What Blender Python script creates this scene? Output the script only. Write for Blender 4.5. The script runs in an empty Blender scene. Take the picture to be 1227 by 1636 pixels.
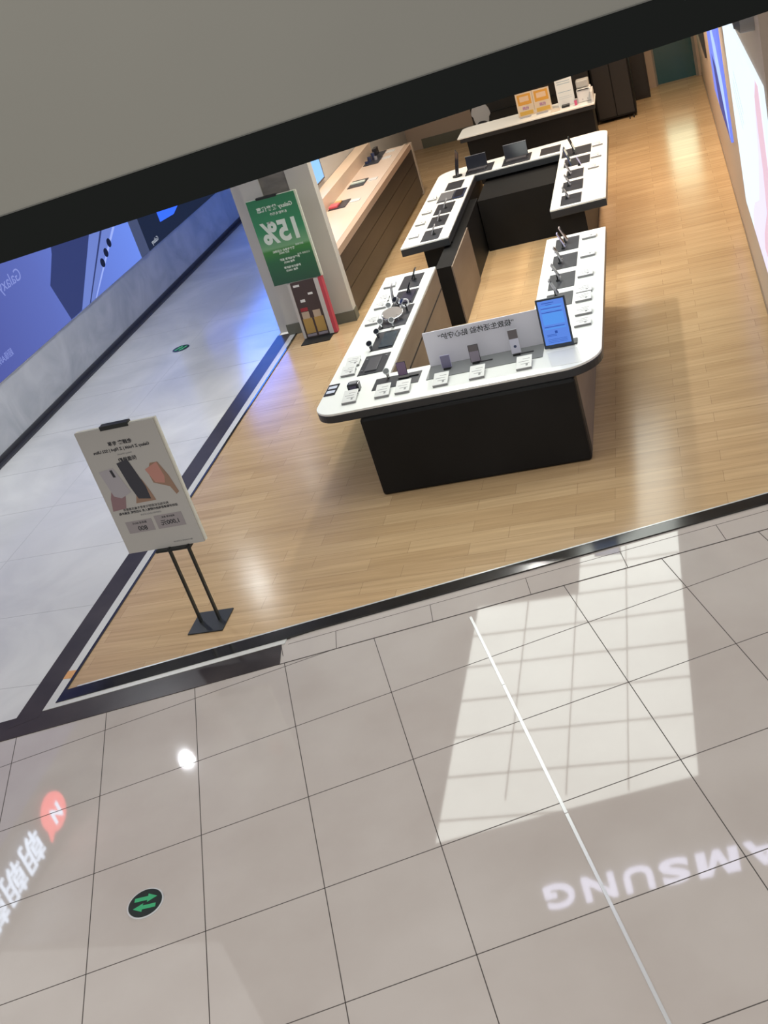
import bpy, bmesh, math, random
from mathutils import Vector, Matrix
random.seed(7)
R = math.radians
sc = bpy.context.scene
# ------------------------------------------------------------------ camera
PITCH, ROLL, YAW = R(26.97), R(-18.39), R(-19.21)
cp, sp, cr, sr, cy, sy = math.cos(PITCH), math.sin(PITCH), math.cos(ROLL), math.sin(ROLL), math.cos(YAW), math.sin(YAW)
fw = Vector((sy*cp, cy*cp, -sp)); rt = Vector((cy, -sy, 0)); up = rt.cross(fw)
r2 = rt*cr + up*sr; u2 = -rt*sr + up*cr
cam_d = bpy.data.cameras.new('camera'); cam = bpy.data.objects.new('camera', cam_d)
sc.collection.objects.link(cam)
mw = Matrix.Identity(4)
for i in range(3):
    mw[i][0] = r2[i]; mw[i][1] = u2[i]; mw[i][2] = -fw[i]
mw.translation = (0, 0, 4.85)
cam.matrix_world = mw
cam_d.sensor_fit = 'VERTICAL'; cam_d.sensor_height = 36; cam_d.lens = 1776.3/1636*36
cam_d.clip_end = 200
sc.camera = cam
# ------------------------------------------------------------------ world, light, exposure
sc.view_settings.view_transform = 'Standard'; sc.view_settings.look = 'None'
sc.view_settings.gamma = 1; sc.view_settings.use_curve_mapping = False
sc.view_settings.exposure = 0.75
w = bpy.data.worlds.new('world'); sc.world = w; w.use_nodes = True
w.node_tree.nodes['Background'].inputs[0].default_value = (0.95, 0.93, 0.90, 1)
w.node_tree.nodes['Background'].inputs[1].default_value = 0.44

def area(name, loc, sx, sy_, power, col=(1, 1, 1), rot=(0, 0, 0), spread=180):
    l = bpy.data.lights.new(name, 'AREA'); l.shape = 'RECTANGLE'; l.size = sx; l.size_y = sy_
    l.energy = power; l.color = col; l.spread = R(spread)
    o = bpy.data.objects.new(name, l); o.location = loc; o.rotation_euler = rot
    sc.collection.objects.link(o); return o
def spot(name, loc, power, col=(1, .93, .84), ang=120, aim=(0, 0), rad=.07):
    l = bpy.data.lights.new(name, 'SPOT'); l.energy = power; l.color = col; l.spot_size = R(ang); l.spot_blend = .7; l.shadow_soft_size = rad
    o = bpy.data.objects.new(name, l); o.location = loc
    o.rotation_euler = Vector((aim[0], aim[1], -1)).to_track_quat('-Z', 'Y').to_euler()
    sc.collection.objects.link(o); return o
area('mall_fill_light', (-1.5, -1.0, 9.0), 9, 5, 330, (1, .95, .91))  # unseen fill area light added to brighten the mall floor
for x, y, p in ((-4.9, 15.2, 150), (-4.6, 17.5, 110), (-3.3, 15.3, 110), (-2.3, 17.0, 70), (-2.2, 20.0, 60), (-4.6, 20.5, 110), (-4.0, 23.5, 80)):
    spot('shop_spot', (x, y, 3.74), p, (1, .90, .76))
spot('shop_spot', (-2.9, 14.4, 3.74), 260, (1, .97, .92), 120, (0, -.6))
spot('shop_spot', (-5.2, 18.4, 3.74), 120, (1, .86, .74))
for x, y, p in ((-.1, 15.2, 130), (.1, 18.0, 300), (.0, 20.6, 240), (-.1, 23.4, 160)):
    spot('shop_spot', (x, y, 3.74), p, (1, .76, .54))
for x, y, p in ((-7.88, 11.08, 260), (-8.0, 15.4, 170), (-8.0, 19.4, 45), (-7.6, 24.0, 15)):
    spot('corridor_spot', (x, y, 4.57), p, (.93, .96, 1), 140)

# ------------------------------------------------------------------ materials
MC = {}
def mat(name, col, rough=.5, metal=0, spec=.5, emit=None, es=1, coat=0, ior=1.5, alpha=1, trans=0):
    if name in MC: return MC[name]
    m = bpy.data.materials.new(name); m.use_nodes = True; b = m.node_tree.nodes['Principled BSDF']
    b.inputs['Base Color'].default_value = (*col, 1); b.inputs['Roughness'].default_value = rough
    b.inputs['Metallic'].default_value = metal; b.inputs['IOR'].default_value = ior
    b.inputs['Specular IOR Level'].default_value = spec; b.inputs['Coat Weight'].default_value = coat
    b.inputs['Transmission Weight'].default_value = trans
    if emit: b.inputs['Emission Color'].default_value = (*emit, 1); b.inputs['Emission Strength'].default_value = es
    MC[name] = m; return m
def vary(m, c1, c2, scale=(1, 1, 1), detail=4, bump=0, lo=.3, hi=.7, nscale=1.0, dist=0):
    nt = m.node_tree; b = nt.nodes['Principled BSDF']
    tc = nt.nodes.new('ShaderNodeTexCoord'); mp = nt.nodes.new('ShaderNodeMapping'); n = nt.nodes.new('ShaderNodeTexNoise')
    cr_ = nt.nodes.new('ShaderNodeValToRGB')
    mp.inputs['Scale'].default_value = scale; n.inputs['Detail'].default_value = detail; n.inputs['Scale'].default_value = nscale
    n.inputs['Distortion'].default_value = dist
    nt.links.new(tc.outputs['Object'], mp.inputs[0]); nt.links.new(mp.outputs[0], n.inputs['Vector'])
    nt.links.new(n.outputs[0], cr_.inputs[0])
    cr_.color_ramp.elements[0].position = lo; cr_.color_ramp.elements[1].position = hi
    cr_.color_ramp.elements[0].color = (*c1, 1); cr_.color_ramp.elements[1].color = (*c2, 1)
    nt.links.new(cr_.outputs[0], b.inputs['Base Color'])
    if bump:
        bp = nt.nodes.new('ShaderNodeBump'); bp.inputs['Strength'].default_value = bump; bp.inputs['Distance'].default_value = .01
        nt.links.new(n.outputs[0], bp.inputs['Height']); nt.links.new(bp.outputs[0], b.inputs['Normal'])
    return m
def emis(name, col, s=1): return mat(name, (0, 0, 0), .6, emit=col, es=s*.66 if s < 2 else s, spec=.2)

TILE = vary(mat('mall_tile', (.3, .27, .25), .035, ior=1.7), (.42, .375, .345), (.50, .46, .43), nscale=.9, detail=6)
GROUT = mat('tile_grout', (.07, .06, .055), .8)
MARB = vary(mat('corridor_tile', (.5, .5, .5), .17, ior=1.42), (.50, .50, .50), (.64, .64, .62), nscale=.7, detail=6, dist=1.2)
DSTONE = vary(mat('dark_stone', (.03, .027, .027), .3, ior=1.4, spec=.3), (.030, .025, .024), (.048, .040, .038), nscale=3)
TRIMW = mat('pale_metal_trim', (.52, .52, .50), .35)
BLKTH = vary(mat('black_threshold', (.012, .012, .012), .12, ior=1.6), (.008, .008, .008), (.02, .019, .018), nscale=8)
STEEL = mat('steel_divider', (.66, .67, .68), .25, metal=.35)
WHT = mat('white_worktop', (.80, .81, .785), .28)
BLK = vary(mat('black_laminate', (.012, .012, .013), .5, spec=.22), (.004, .004, .004), (.008, .008, .0085), nscale=1.2)
APR = mat('graphite_edge', (.022, .024, .028), .35)
BRN = vary(mat('brown_laminate', (.16, .12, .09), .5), (.15, .112, .085), (.20, .155, .12), nscale=1.2, scale=(1, 1, 4))
GRV = mat('groove_dark', (.01, .008, .007), .8)
WALLW = mat('white_wall_paint', (.52, .50, .46), .6)
WALLB = mat('beige_wall_paint', (.47, .37, .29), .6)
BASEG = mat('grey_baseboard', (.14, .14, .11), .5)
GREY = vary(mat('grey_fascia', (.3, .29, .26), .45), (.175, .172, .15), (.205, .202, .175), nscale=.25)
BBLK = mat('black_fascia_edge', (.003, .0045, .004), .5, spec=.15)
GLINT = mat('fascia_edge_highlight', (.12, .12, .11), .2, metal=.6)
CEILD = mat('shop_ceiling_paint', (.22, .21, .19), .7)
MATG = vary(mat('charcoal_mat', (.045, .048, .055), .35), (.022, .024, .030), (.038, .040, .048), nscale=6)
CARD = mat('white_card', (.66, .66, .65), .35)
CARDS = mat('card_edge', (.22, .22, .22), .5)
INK = mat('grey_ink', (.25, .25, .25), .6)
INKB = mat('black_ink', (.02, .02, .025), .6)
METAL = mat('black_steel', (.015, .017, .017), .4, metal=.3)
CHROME = mat('chrome', (.75, .77, .8), .12, metal=1)
ROCK = vary(mat('rough_grey_cladding', (.2, .18, .16), .7), (.13, .12, .105), (.24, .22, .195), nscale=2, scale=(1, 1, 4), bump=.3)
PLINTH = vary(mat('marble_plinth', (.45, .46, .49), .25), (.42, .44, .48), (.58, .59, .62), nscale=1.1, detail=7, dist=1.5)

def wood_mat():
    m = mat('wood_plank_floor', (.5, .35, .2), .19, ior=1.5)
    nt = m.node_tree; b = nt.nodes['Principled BSDF']; L = nt.links.new
    tc = nt.nodes.new('ShaderNodeTexCoord')
    br = nt.nodes.new('ShaderNodeTexBrick'); br.inputs['Scale'].default_value = 1
    br.inputs['Brick Width'].default_value = .92; br.inputs['Row Height'].default_value = .19
    br.inputs['Mortar Size'].default_value = .0025; br.inputs['Mortar Smooth'].default_value = .2; br.inputs['Bias'].default_value = 0
    br.inputs['Color1'].default_value = (.45, .305, .165, 1); br.inputs['Color2'].default_value = (.52, .365, .205, 1)
    br.inputs['Mortar'].default_value = (.34, .23, .13, 1); br.offset = .37
    L(tc.outputs['Object'], br.inputs['Vector'])
    mp = nt.nodes.new('ShaderNodeMapping'); mp.inputs['Scale'].default_value = (1.1, 22, 1)
    n = nt.nodes.new('ShaderNodeTexNoise'); n.inputs['Scale'].default_value = 1; n.inputs['Detail'].default_value = 5; n.inputs['Distortion'].default_value = .3
    L(tc.outputs['Object'], mp.inputs[0]); L(mp.outputs[0], n.inputs['Vector'])
    r = nt.nodes.new('ShaderNodeValToRGB'); r.color_ramp.elements[0].position = .3; r.color_ramp.elements[1].position = .7
    r.color_ramp.elements[0].color = (.83, .82, .80, 1); r.color_ramp.elements[1].color = (1.06, 1.06, 1.05, 1)
    L(n.outputs[0], r.inputs[0])
    mx = nt.nodes.new('ShaderNodeMix'); mx.data_type = 'RGBA'; mx.blend_type = 'MULTIPLY'; mx.inputs[0].default_value = 1
    L(br.outputs['Color'], mx.inputs[6]); L(r.outputs[0], mx.inputs[7]); L(mx.outputs[2], b.inputs['Base Color'])
    return m
WOOD = wood_mat()

# ------------------------------------------------------------------ mesh helpers
class MB:
    def __init__(s): s.bm = bmesh.new()
    def box(s, x0, x1, y0, y1, z0, z1, M=None, bev=0):
        vs = bmesh.ops.create_cube(s.bm, size=1)['verts']
        for v in vs:
            v.co = Vector((x0+(v.co.x+.5)*(x1-x0), y0+(v.co.y+.5)*(y1-y0), z0+(v.co.z+.5)*(z1-z0)))
        if bev:
            es = list({e for v in vs for e in v.link_edges})
            g = bmesh.ops.bevel(s.bm, geom=es, offset=bev, segments=2, affect='EDGES', profile=.5)
            vs = list({v for f in g['faces'] for v in f.verts} | {v for v in vs if v.is_valid})
        if M is not None:
            for v in vs: v.co = M @ v.co
        return s
    def prism(s, pts, z0, z1, M=None):
        a = [s.bm.verts.new((x, y, z0)) for x, y in pts]; b = [s.bm.verts.new((x, y, z1)) for x, y in pts]
        n = len(pts)
        s.bm.faces.new(a[::-1]); s.bm.faces.new(b)
        for i in range(n): s.bm.faces.new((a[i], a[(i+1) % n], b[(i+1) % n], b[i]))
        if M is not None:
            for v in a+b: v.co = M @ v.co
        return s
    def poly(s, pts):
        s.bm.faces.new([s.bm.verts.new(p) for p in pts]); return s
    def cyl(s, p0, p1, r0, r1=None, n=20):
        if r1 is None: r1 = r0
        p0, p1 = Vector(p0), Vector(p1); d = (p1-p0)
        q = d.to_track_quat('Z', 'Y').to_matrix()
        a, b = [], []
        for i in range(n):
            t = 2*math.pi*i/n; c = Vector((math.cos(t), math.sin(t), 0))
            a.append(s.bm.verts.new(p0+q@(c*r0))); b.append(s.bm.verts.new(p1+q@(c*r1)))
        s.bm.faces.new(a[::-1]); s.bm.faces.new(b)
        for i in range(n): s.bm.faces.new((a[i], a[(i+1) % n], b[(i+1) % n], b[i]))
        return s
    def torus(s, c, ax, Rr, r, n=28, k=8):
        q = Vector(ax).to_track_quat('Z', 'Y').to_matrix(); c = Vector(c); rings = []
        for i in range(n):
            t = 2*math.pi*i/n; ring = []
            for j in range(k):
                p = 2*math.pi*j/k
                ring.append(s.bm.verts.new(c+q@Vector(((Rr+r*math.cos(p))*math.cos(t), (Rr+r*math.cos(p))*math.sin(t), r*math.sin(p)))))
            rings.append(ring)
        for i in range(n):
            for j in range(k):
                s.bm.faces.new((rings[i][j], rings[(i+1) % n][j], rings[(i+1) % n][(j+1) % k], rings[i][(j+1) % k]))
        return s
    def obj(s, name, m, parent=None, smooth=False, bevel=0):
        bmesh.ops.recalc_face_normals(s.bm, faces=s.bm.faces)
        me = bpy.data.meshes.new(name); s.bm.to_mesh(me); s.bm.free(); me.materials.append(m)
        o = bpy.data.objects.new(name, me); sc.collection.objects.link(o)
        if parent is not None:
            # geometry is given in world coordinates; keep it there
            o.parent = parent; o.matrix_parent_inverse = Matrix.Identity(4)
            off = parent_off(parent); me.transform(Matrix.Translation(-off))
        if smooth:
            for p in me.polygons: p.use_smooth = True
        if bevel:
            bv = o.modifiers.new('bevel', 'BEVEL'); bv.width = bevel; bv.segments = 3; bv.limit_method = 'ANGLE'
        return o
def parent_off(p):
    v = Vector((0, 0, 0))
    while p is not None: v += p.location; p = p.parent
    return v
def struct(o): o['kind'] = 'structure'; return o
def tag(o, label, cat, group=None):
    o['label'] = label; o['category'] = cat
    if group: o['group'] = group
    return o
def thing(name, loc, label, cat, group=None):
    o = bpy.data.objects.new(name, None); o.empty_display_size = .05; o.location = loc
    sc.collection.objects.link(o); return tag(o, label, cat, group)
def solo(mb, name, m, loc, label, cat, group=None, bevel=0):
    o = mb.obj(name, m, bevel=bevel); o.data.transform(Matrix.Translation(-Vector(loc))); o.location = loc
    return tag(o, label, cat, group)
def text(name, s, size, org, ax, ay, m, parent=None, align='CENTER', ext=.001, bold=0, sx=1.0, space=1.0):
    """lettering as a mesh; ax = reading direction, ay = up direction of the letters in the world"""
    c = bpy.data.curves.new(name, 'FONT'); c.body = s; c.size = size; c.align_x = align; c.align_y = 'CENTER'
    c.extrude = ext; c.offset = bold; c.space_character = space; c.resolution_u = 4
    t = bpy.data.objects.new(name, c); sc.collection.objects.link(t)
    bpy.context.view_layer.update()
    me = bpy.data.meshes.new_from_object(t.evaluated_get(bpy.context.evaluated_depsgraph_get()))
    bpy.data.objects.remove(t); bpy.data.curves.remove(c)
    ax, ay = Vector(ax).normalized(), Vector(ay).normalized(); az = ax.cross(ay)
    M = Matrix.Identity(4)
    for i in range(3): M[i][0] = ax[i]*sx; M[i][1] = ay[i]; M[i][2] = az[i]
    M.translation = Vector(org)
    me.transform(M)
    if sx < 0: me.flip_normals()
    me.materials.clear(); me.materials.append(m)
    o = bpy.data.objects.new(name, me); sc.collection.objects.link(o)
    if parent is not None:
        o.parent = parent; me.transform(Matrix.Translation(-parent_off(parent)))
    return o

TH = .249                       # slope of the shop front line in plan
def ty(x, c): return c + TH*x
# ------------------------------------------------------------------ ground
def flat(pts, z, name, m, parent=None, thick=.02):
    return MB().prism(pts, z-thick, z).obj(name, m, parent)
struct(flat([(-14, -4), (8, -4), (8, ty(8, 8.05)), (-14, ty(-14, 8.05))], -.004, 'floor', TILE))
struct(flat([(-5.6, ty(-5.6, 8.12)), (.9, ty(.9, 8.12)), (1.2, 30), (-6.2, 30), (-6.2, 15.2), (-5.6, 15.2)], 0, 'floor', WOOD))
struct(flat([(-9.25, ty(-9.25, 7.7)), (-5.93, ty(-5.93, 7.7)), (-5.93, 30), (-9.25, 30)], .001, 'floor', MARB))
cg = MB()
for k in range(16):
    y_ = 6.9+1.2*k; cg.box(-9.25, -5.94, y_-.003, y_+.003, -.004, .0018)
cg.box(-7.6, -7.594, 5.9, 28, -.004, .0018)
struct(cg.obj('trim_11', mat('corridor_joint', (.33, .33, .33), .5)))
# mall tile joints (grid turned 21.25 degrees against the shop)
T = R(21.25); cT, sT = math.cos(T), math.sin(T)
def uv(u, v): return (u*cT - v*sT, u*sT + v*cT)
g = MB()
def joint(p, q, wd, z0=-.006, z1=-.0032, mb=None):
    p, q = Vector(p), Vector(q); d = (q-p).normalized(); n = Vector((-d.y, d.x))*wd/2
    (mb or g).prism([tuple(p-n), tuple(q-n), tuple(q+n), tuple(p+n)], z0, z1)
for u in (-4.7, -3.93, -3.166, -2.385, -1.63, -.873, -.127, 1.42, 2.2, 2.96, 3.73, 4.5):
    joint(uv(u, 1.5), uv(u, 8.6 - .13*(u+3)), .006)
for v in (2.56, 3.4, 4.23, 5.08, 5.93, 6.73, 7.54):
    joint(uv(-5.6, v), uv(6, v), .006)
struct(g.obj('trim_1', GROUT))
d = MB(); joint(uv(.645, 2.5), uv(.645, 4.87-.0), .02, -.006, 0, d)
a = [uv(.645, 1.5), uv(.645, 4.98), uv(.645, 6.36), uv(.645, 7.32)]
d = MB()
for p, q in zip(a, a[1:]):
    P, Q = Vector(p), Vector(q); e = (Q-P).normalized()*.004
    joint(P+e, Q-e, .020, -.006, .001, d)
tag(d.obj('floor_divider_strip', STEEL), 'straight silver metal strip let into the beige mall tiles', 'divider strip')
# narrow tile strip with cross joints, dark strips, pale trim, black threshold
xr = 2.2
struct(flat([(-3.6, ty(-3.6, 7.645)), (xr, ty(xr, 7.645)), (xr, ty(xr, 8.02)), (-3.6, ty(-3.6, 8.02))], -.001, 'floor', TILE, thick=.01))
g = MB()
nx, ny = -TH/math.hypot(1, TH), 1/math.hypot(1, TH)
joint((-3.6, ty(-3.6, 7.645)), (xr, ty(xr, 7.645)), .006, -.01, .0)
joint((-3.6, ty(-3.6, 7.905)), (xr, ty(xr, 7.905)), .004, -.01, .0)
for x in (-3.2, -2.42, -1.64, -.88, -.12, .64):
    joint((x, ty(x, 7.905)), (x-nx*.252*1, ty(x, 7.905)-ny*.252), .005, -.01, .0)
struct(g.obj('trim_2', GROUT))
struct(flat([(-9.3, ty(-9.3, 7.645)), (-3.6, ty(-3.6, 7.645)), (-3.66, ty(-3.66, 7.93)), (-9.3, ty(-9.3, 7.93))], .002, 'trim_3', DSTONE))
struct(flat([(-5.94, ty(-5.94, 7.8)), (-5.71, ty(-5.71, 7.85)), (-5.71, 15.0), (-5.94, 15.0)], .003, 'trim_4', DSTONE))
struct(flat([(-5.71, ty(-5.71, 7.925)), (-3.63, ty(-3.63, 7.925)), (-3.63, ty(-3.63, 7.985)), (-5.62, ty(-5.62, 7.985)), (-5.62, 14.9), (-5.71, 14.9)], .006, 'trim_5', TRIMW))
struct(flat([(-5.62, ty(-5.62, 7.985)), (-3.63, ty(-3.63, 7.985)), (-3.4, ty(-3.4, 8.0)), (1.6, ty(1.6, 8.0)), (1.6, ty(1.6, 8.145)), (-5.595, ty(-5.595, 8.145)), (-5.595, 14.9), (-5.62, 14.9)], .012, 'trim_6', BLKTH))
struct(MB().prism([(-5.5, ty(-5.5, 8.145)), (1.6, ty(1.6, 8.145)), (1.6, ty(1.6, 8.16)), (-5.5, ty(-5.5, 8.16))], .0, .014).obj('trim_7', STEEL))

tag(MB().box(-5.71, -5.625, 6.92, 7.03, .006, .009).obj('floor_tape', mat('orange_tape', (.55, .27, .08), .5)), 'small orange tape patch on the pale strip at the shop corner', 'tape')
# ------------------------------------------------------------------ shell of the shop
def rw(y): return .74+.0125*(y-12.2)          # right wall line
struct(MB().prism([(rw(8.35), 8.35), (rw(30), 30), (1.6, 30), (1.6, 8.35)], 0, 3.8).obj('wall_right', WALLB))
struct(MB().prism([(rw(8.35)-.012, 8.35), (rw(30)-.012, 30), (rw(30), 30), (rw(8.35), 8.35)], 0, .06).obj('baseboard_right', mat('dark_skirting', (.2, .15, .11), .5)))
struct(MB().box(-6.2, -.05, 26.3, 26.6, 0, 3.8).box(.86, 1.3, 26.3, 26.6, 0, 3.8).box(-.05, .86, 26.3, 26.6, 2.3, 3.8).obj('wall_back', WALLB))
struct(MB().box(-5.4, -3.3, 26.27, 26.3, 0, .22).obj('baseboard_back', BASEG))
struct(MB().box(-5.92, -5.74, 15.1, 26.3, 0, 3.8).obj('wall_left', WALLW))
FO, FZ = 8.96, 3.77
struct(MB().prism([(-5.95, ty(-5.95, FO)), (2.5, ty(2.5, FO)), (2.5, ty(2.5, FO+.3)), (-5.95, ty(-5.95, FO+.3))], FZ, 9).obj('wall_front', GREY))
LX0, LX1, LY1, SX0, SY1 = -3.58, -.75, 12.85, -2.15, 17.6
# ceiling with the luminous gridded part left open
cl = MB()
cl.prism([(-6.0, ty(-6.0, FO+.2)), (LX0, ty(LX0, FO+.2)), (LX0, LY1), (-6.0, LY1)], 3.8, 3.9)
cl.box(-6.0, SX0, LY1, SY1, 3.8, 3.9)
cl.prism([(LX1, ty(LX1, FO+.2)), (1.4, ty(1.4, FO+.2)), (1.4, SY1), (LX1, SY1)], 3.8, 3.9)
cl.box(-6.0, 1.4, SY1, 27, 3.8, 3.9)
struct(cl.obj('ceiling', CEILD))
pan = thing('luminous_ceiling', (-2.1, 11, 3.8), 'bright white gridded light ceiling mirrored in the tile floor', 'ceiling light')
MB().prism([(LX0, ty(LX0, FO+.2)), (LX1, ty(LX1, FO+.2)), (LX1, SY1), (SX0, SY1), (SX0, LY1), (LX0, LY1)], 3.84, 3.86).obj('diffuser', emis('luminous_panel', (.96, 1, .93), 2.45), pan)
gr = MB(); x = -2.84-.68
for i in range(1, 4):
    xx = -3.53+.68*i
    gr.box(xx-.007, xx+.007, 9.0, LY1 if xx < SX0 else SY1, 3.815, 3.835)
for i in range(14):
    yy = 8.75+.68*i
    if yy < SY1: gr.box(LX0 if yy < LY1 else SX0, LX1, yy-.008, yy+.008, 3.813, 3.836)
gr.obj('grid', mat('ceiling_grid', (.62, .60, .56), .5), pan)
# left shop: wall with plinth
struct(MB().box(-9.6, -9.29, 4, 30, .9, 4.6).obj('wall_left', mat('dark_lightbox_wall', (.06, .065, .08), .5)))
struct(MB().box(-9.6, -9.25, 4, 30, .07, .87).obj('trim_8', PLINTH))
struct(MB().box(-9.24, -9.16, 4, 30, .0, .03).box(-9.25, -9.235, 4, 30, 0, .1).obj('baseboard_left', mat('dark_skirt', (.04, .04, .05), .3)))
struct(MB().box(-9.6, -5.95, 8.0, 30, 4.6, 4.7).obj('ceiling', mat('corridor_ceiling', (.4, .39, .37), .7)))
struct(MB().box(-9.3, -5.9, 27.5, 27.8, 0, 4.6).obj('wall_back', mat('corridor_end', (.1, .12, .2), .5)))
# bulkhead hanging between the viewer and the shop front
def beam(x0, x1, c, zl, zr, hl, hr, th_, nm, m, par):
    mb = MB(); vs = []
    for (x, zb, zt) in ((x0, zl, hl), (x1, zr, hr)):
        for dy in (0, th_):
            for z in (zb, zt): vs.append(mb.bm.verts.new((x-dy*.24, ty(x, c)+dy, z)))
    for f in ((0, 1, 3, 2), (4, 5, 7, 6), (0, 4, 5, 1), (2, 3, 7, 6), (0, 2, 6, 4), (1, 5, 7, 3)):
        mb.bm.faces.new([vs[i] for i in f])
    return mb.obj(nm, m, par)
bk = thing('overhead_bulkhead', (-2, 5.5, 3.9), 'broad grey overhead bulkhead with a black lower edge across the top', 'bulkhead')
beam(-6.5, 3.5, 6.0, 3.845, 3.965, 4.065, 4.185, .25, 'black_edge', BBLK, bk)
beam(-6.5, 3.5, 6.0, 4.067, 4.187, 7.2, 7.2, .25, 'panel', GREY, bk)
beam(-6.5, 3.5, 5.995, 4.064, 4.184, 4.070, 4.190, .02, 'edge_highlight', GLINT, bk)  # thin strip added to paint the highlight along the black band

# ------------------------------------------------------------------ lit signs seen in the floor
ux, uy = 1/math.hypot(1, TH), TH/math.hypot(1, TH)
sg = thing('lit_shop_sign', (-1.0, ty(-1.0, FO-.03), 4.45), 'glowing white SAMSUNG lettering over the shop front, seen in the floor', 'sign')
def glyph(chx, u0, u1, z0, z1):
    o = text('letter', chx, .5, (0, 0, 0), (1, 0, 0), (0, 1, 0), emis('sign_white', (.74, .76, 1), 3.6), None, ext=.015, bold=.009)
    me = o.data; xs = [v.co.x for v in me.vertices]; ys = [v.co.y for v in me.vertices]
    for v in me.vertices:
        fx = (v.co.x-min(xs))/(max(xs)-min(xs)); fy = (v.co.y-min(ys))/(max(ys)-min(ys))
        u = u1+(u0-u1)*fx; x_ = u*ux                      # reads towards -X: the whole view is mirrored
        v.co = Vector((x_-sg.location.x, ty(x_, FO-.035)-v.co.z-sg.location.y, z0+(z1-z0)*fy+.05*(u+2.45)-sg.location.z))
    o.parent = sg
def glyph_m(u0, u1, z0, z1):
    P = [(0, 0), (0, 1), (.32, 1), (.5, .38), (.68, 1), (1, 1), (1, 0), (.77, 0), (.77, .74), (.58, 0), (.42, 0), (.23, .74), (.23, 0)]
    mb = MB(); W_ = []
    for d_ in (.002, -.02):
        ring = []
        for fx, fy in P:
            u = u1+(u0-u1)*fx; x_ = u*ux
            ring.append(mb.bm.verts.new((x_, ty(x_, FO-.035)+d_, z0+(z1-z0)*fy+.05*(u+2.45))))
        W_.append(ring)
    # strokes as separate convex pieces so that the notches stay open
    for ring in W_:
        for f in ((0, 1, 11, 12), (1, 2, 10, 11), (2, 3, 9, 10), (3, 4, 8, 9), (4, 5, 6, 7, 8)):
            mb.bm.faces.new([ring[i] for i in f])
    n = len(P)
    for i in range(n): mb.bm.faces.new((W_[0][i], W_[0][(i+1) % n], W_[1][(i+1) % n], W_[1][i]))
    mb.obj('letter', MC['sign_white'], sg)
for chx, u0, u1 in (('G', -2.61, -2.29), ('N', -2.19, -1.84), ('U', -1.745, -1.43), ('S', -1.355, -1.04), ('M', -.95, -.50), ('A', -.43, -.02), ('S', .05, .37)):
    (glyph_m(u0, u1, 4.455, 4.815) if chx == 'M' else glyph(chx, u0, u1, 4.455, 4.815))
s2 = thing('lit_restaurant_sign', (-9.2, 8.6, 3.98), 'glowing white characters beside a red speech bubble logo', 'sign')
for i, yy in enumerate((9.06, 8.55, 8.04)):
    text('character', '朝', .50, (-9.2, yy, 4.07), (0, -1, 0), (0, 0, 1), emis('sign_cool', (.70, .82, 1), 4), s2, ext=.01, bold=.002)
rb = MB(); pts = []
for i in range(28):
    t = 2*math.pi*i/28; pts.append((.28*math.cos(t), .26*math.sin(t)))
pts[11] = (-.30, .26)
rb.prism(pts, 0, .03, Matrix(((0, 0, 1, -9.24), (1, 0, 0, 9.76), (0, 1, 0, 4.10), (0, 0, 0, 1))))
rb.obj('bubble', emis('sign_red', (1, .12, .12), 3.2), s2)
text('bubble_mark', 'N', .30, (-9.19, 9.76, 4.11), (0, -1, 0), (0, 0, 1), emis('sign_cool', (1, 1, 1), 4), s2, ext=.005, bold=.012)
dl = MC.get('x') or emis('downlight_disc', (.9, .97, 1), 30)
def downlight(x, y, z, r, m, lab):
    t = thing('downlight', (x, y, z), lab, 'ceiling light', 'round ceiling downlights')
    MB().cyl((x, y, z-.012), (x, y, z-.006), r).obj('lens', m, t)
    MB().torus((x, y, z-.01), (0, 0, 1), r+.012, .012).obj('rim', TRIMW, t, smooth=True)
downlight(-7.88, 11.08, 4.6, .10, dl, 'bright round downlight nearest the corridor mouth')
wl = emis('downlight_warm', (1, .9, .75), 22)
downlight(-8.0, 19.4, 4.6, .09, wl, 'round downlight farther down the corridor ceiling')
downlight(-7.95, 15.4, 4.6, .08, wl, 'round downlight midway down the corridor ceiling')
downlight(-1.16, 23.3, 3.8, .10, wl, 'round downlight at the back of the shop ceiling')

# ------------------------------------------------------------------ emergency floor markers
def marker(x, y, r, lab, a):
    t = thing('floor_marker', (x, y, 0), lab, 'floor sign', 'round floor exit markers')
    MB().cyl((x, y, -.003), (x, y, .004), r, n=40).obj('rim', STEEL, t)
    MB().cyl((x, y, .0), (x, y, .006), r*.92, n=40).obj('disc', mat('marker_black', (.012, .02, .018), .2), t)
    for s in (1, -1):
        M = Matrix.Translation((x, y, .007)) @ Matrix.Rotation(a, 4, 'Z') @ Matrix.Scale(s, 4, (1, 0, 0)) @ Matrix.Scale(s, 4, (0, 1, 0))
        MB().prism([(-.62*r, .16*r), (.1*r, .16*r), (.1*r, .02*r), (.62*r, .30*r), (.1*r, .58*r), (.1*r, .42*r), (-.62*r, .42*r)], 0, .001, M).obj('arrow', emis('marker_green', (.08, .55, .24), .5), t)
marker(-3.865, 4.38, .122, 'round black floor disc with two green arrows in the beige mall tiles', R(12))
marker(-7.72, 15.43, .15, 'round dark floor disc in the pale corridor floor beyond the poster stand', R(60))

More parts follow.
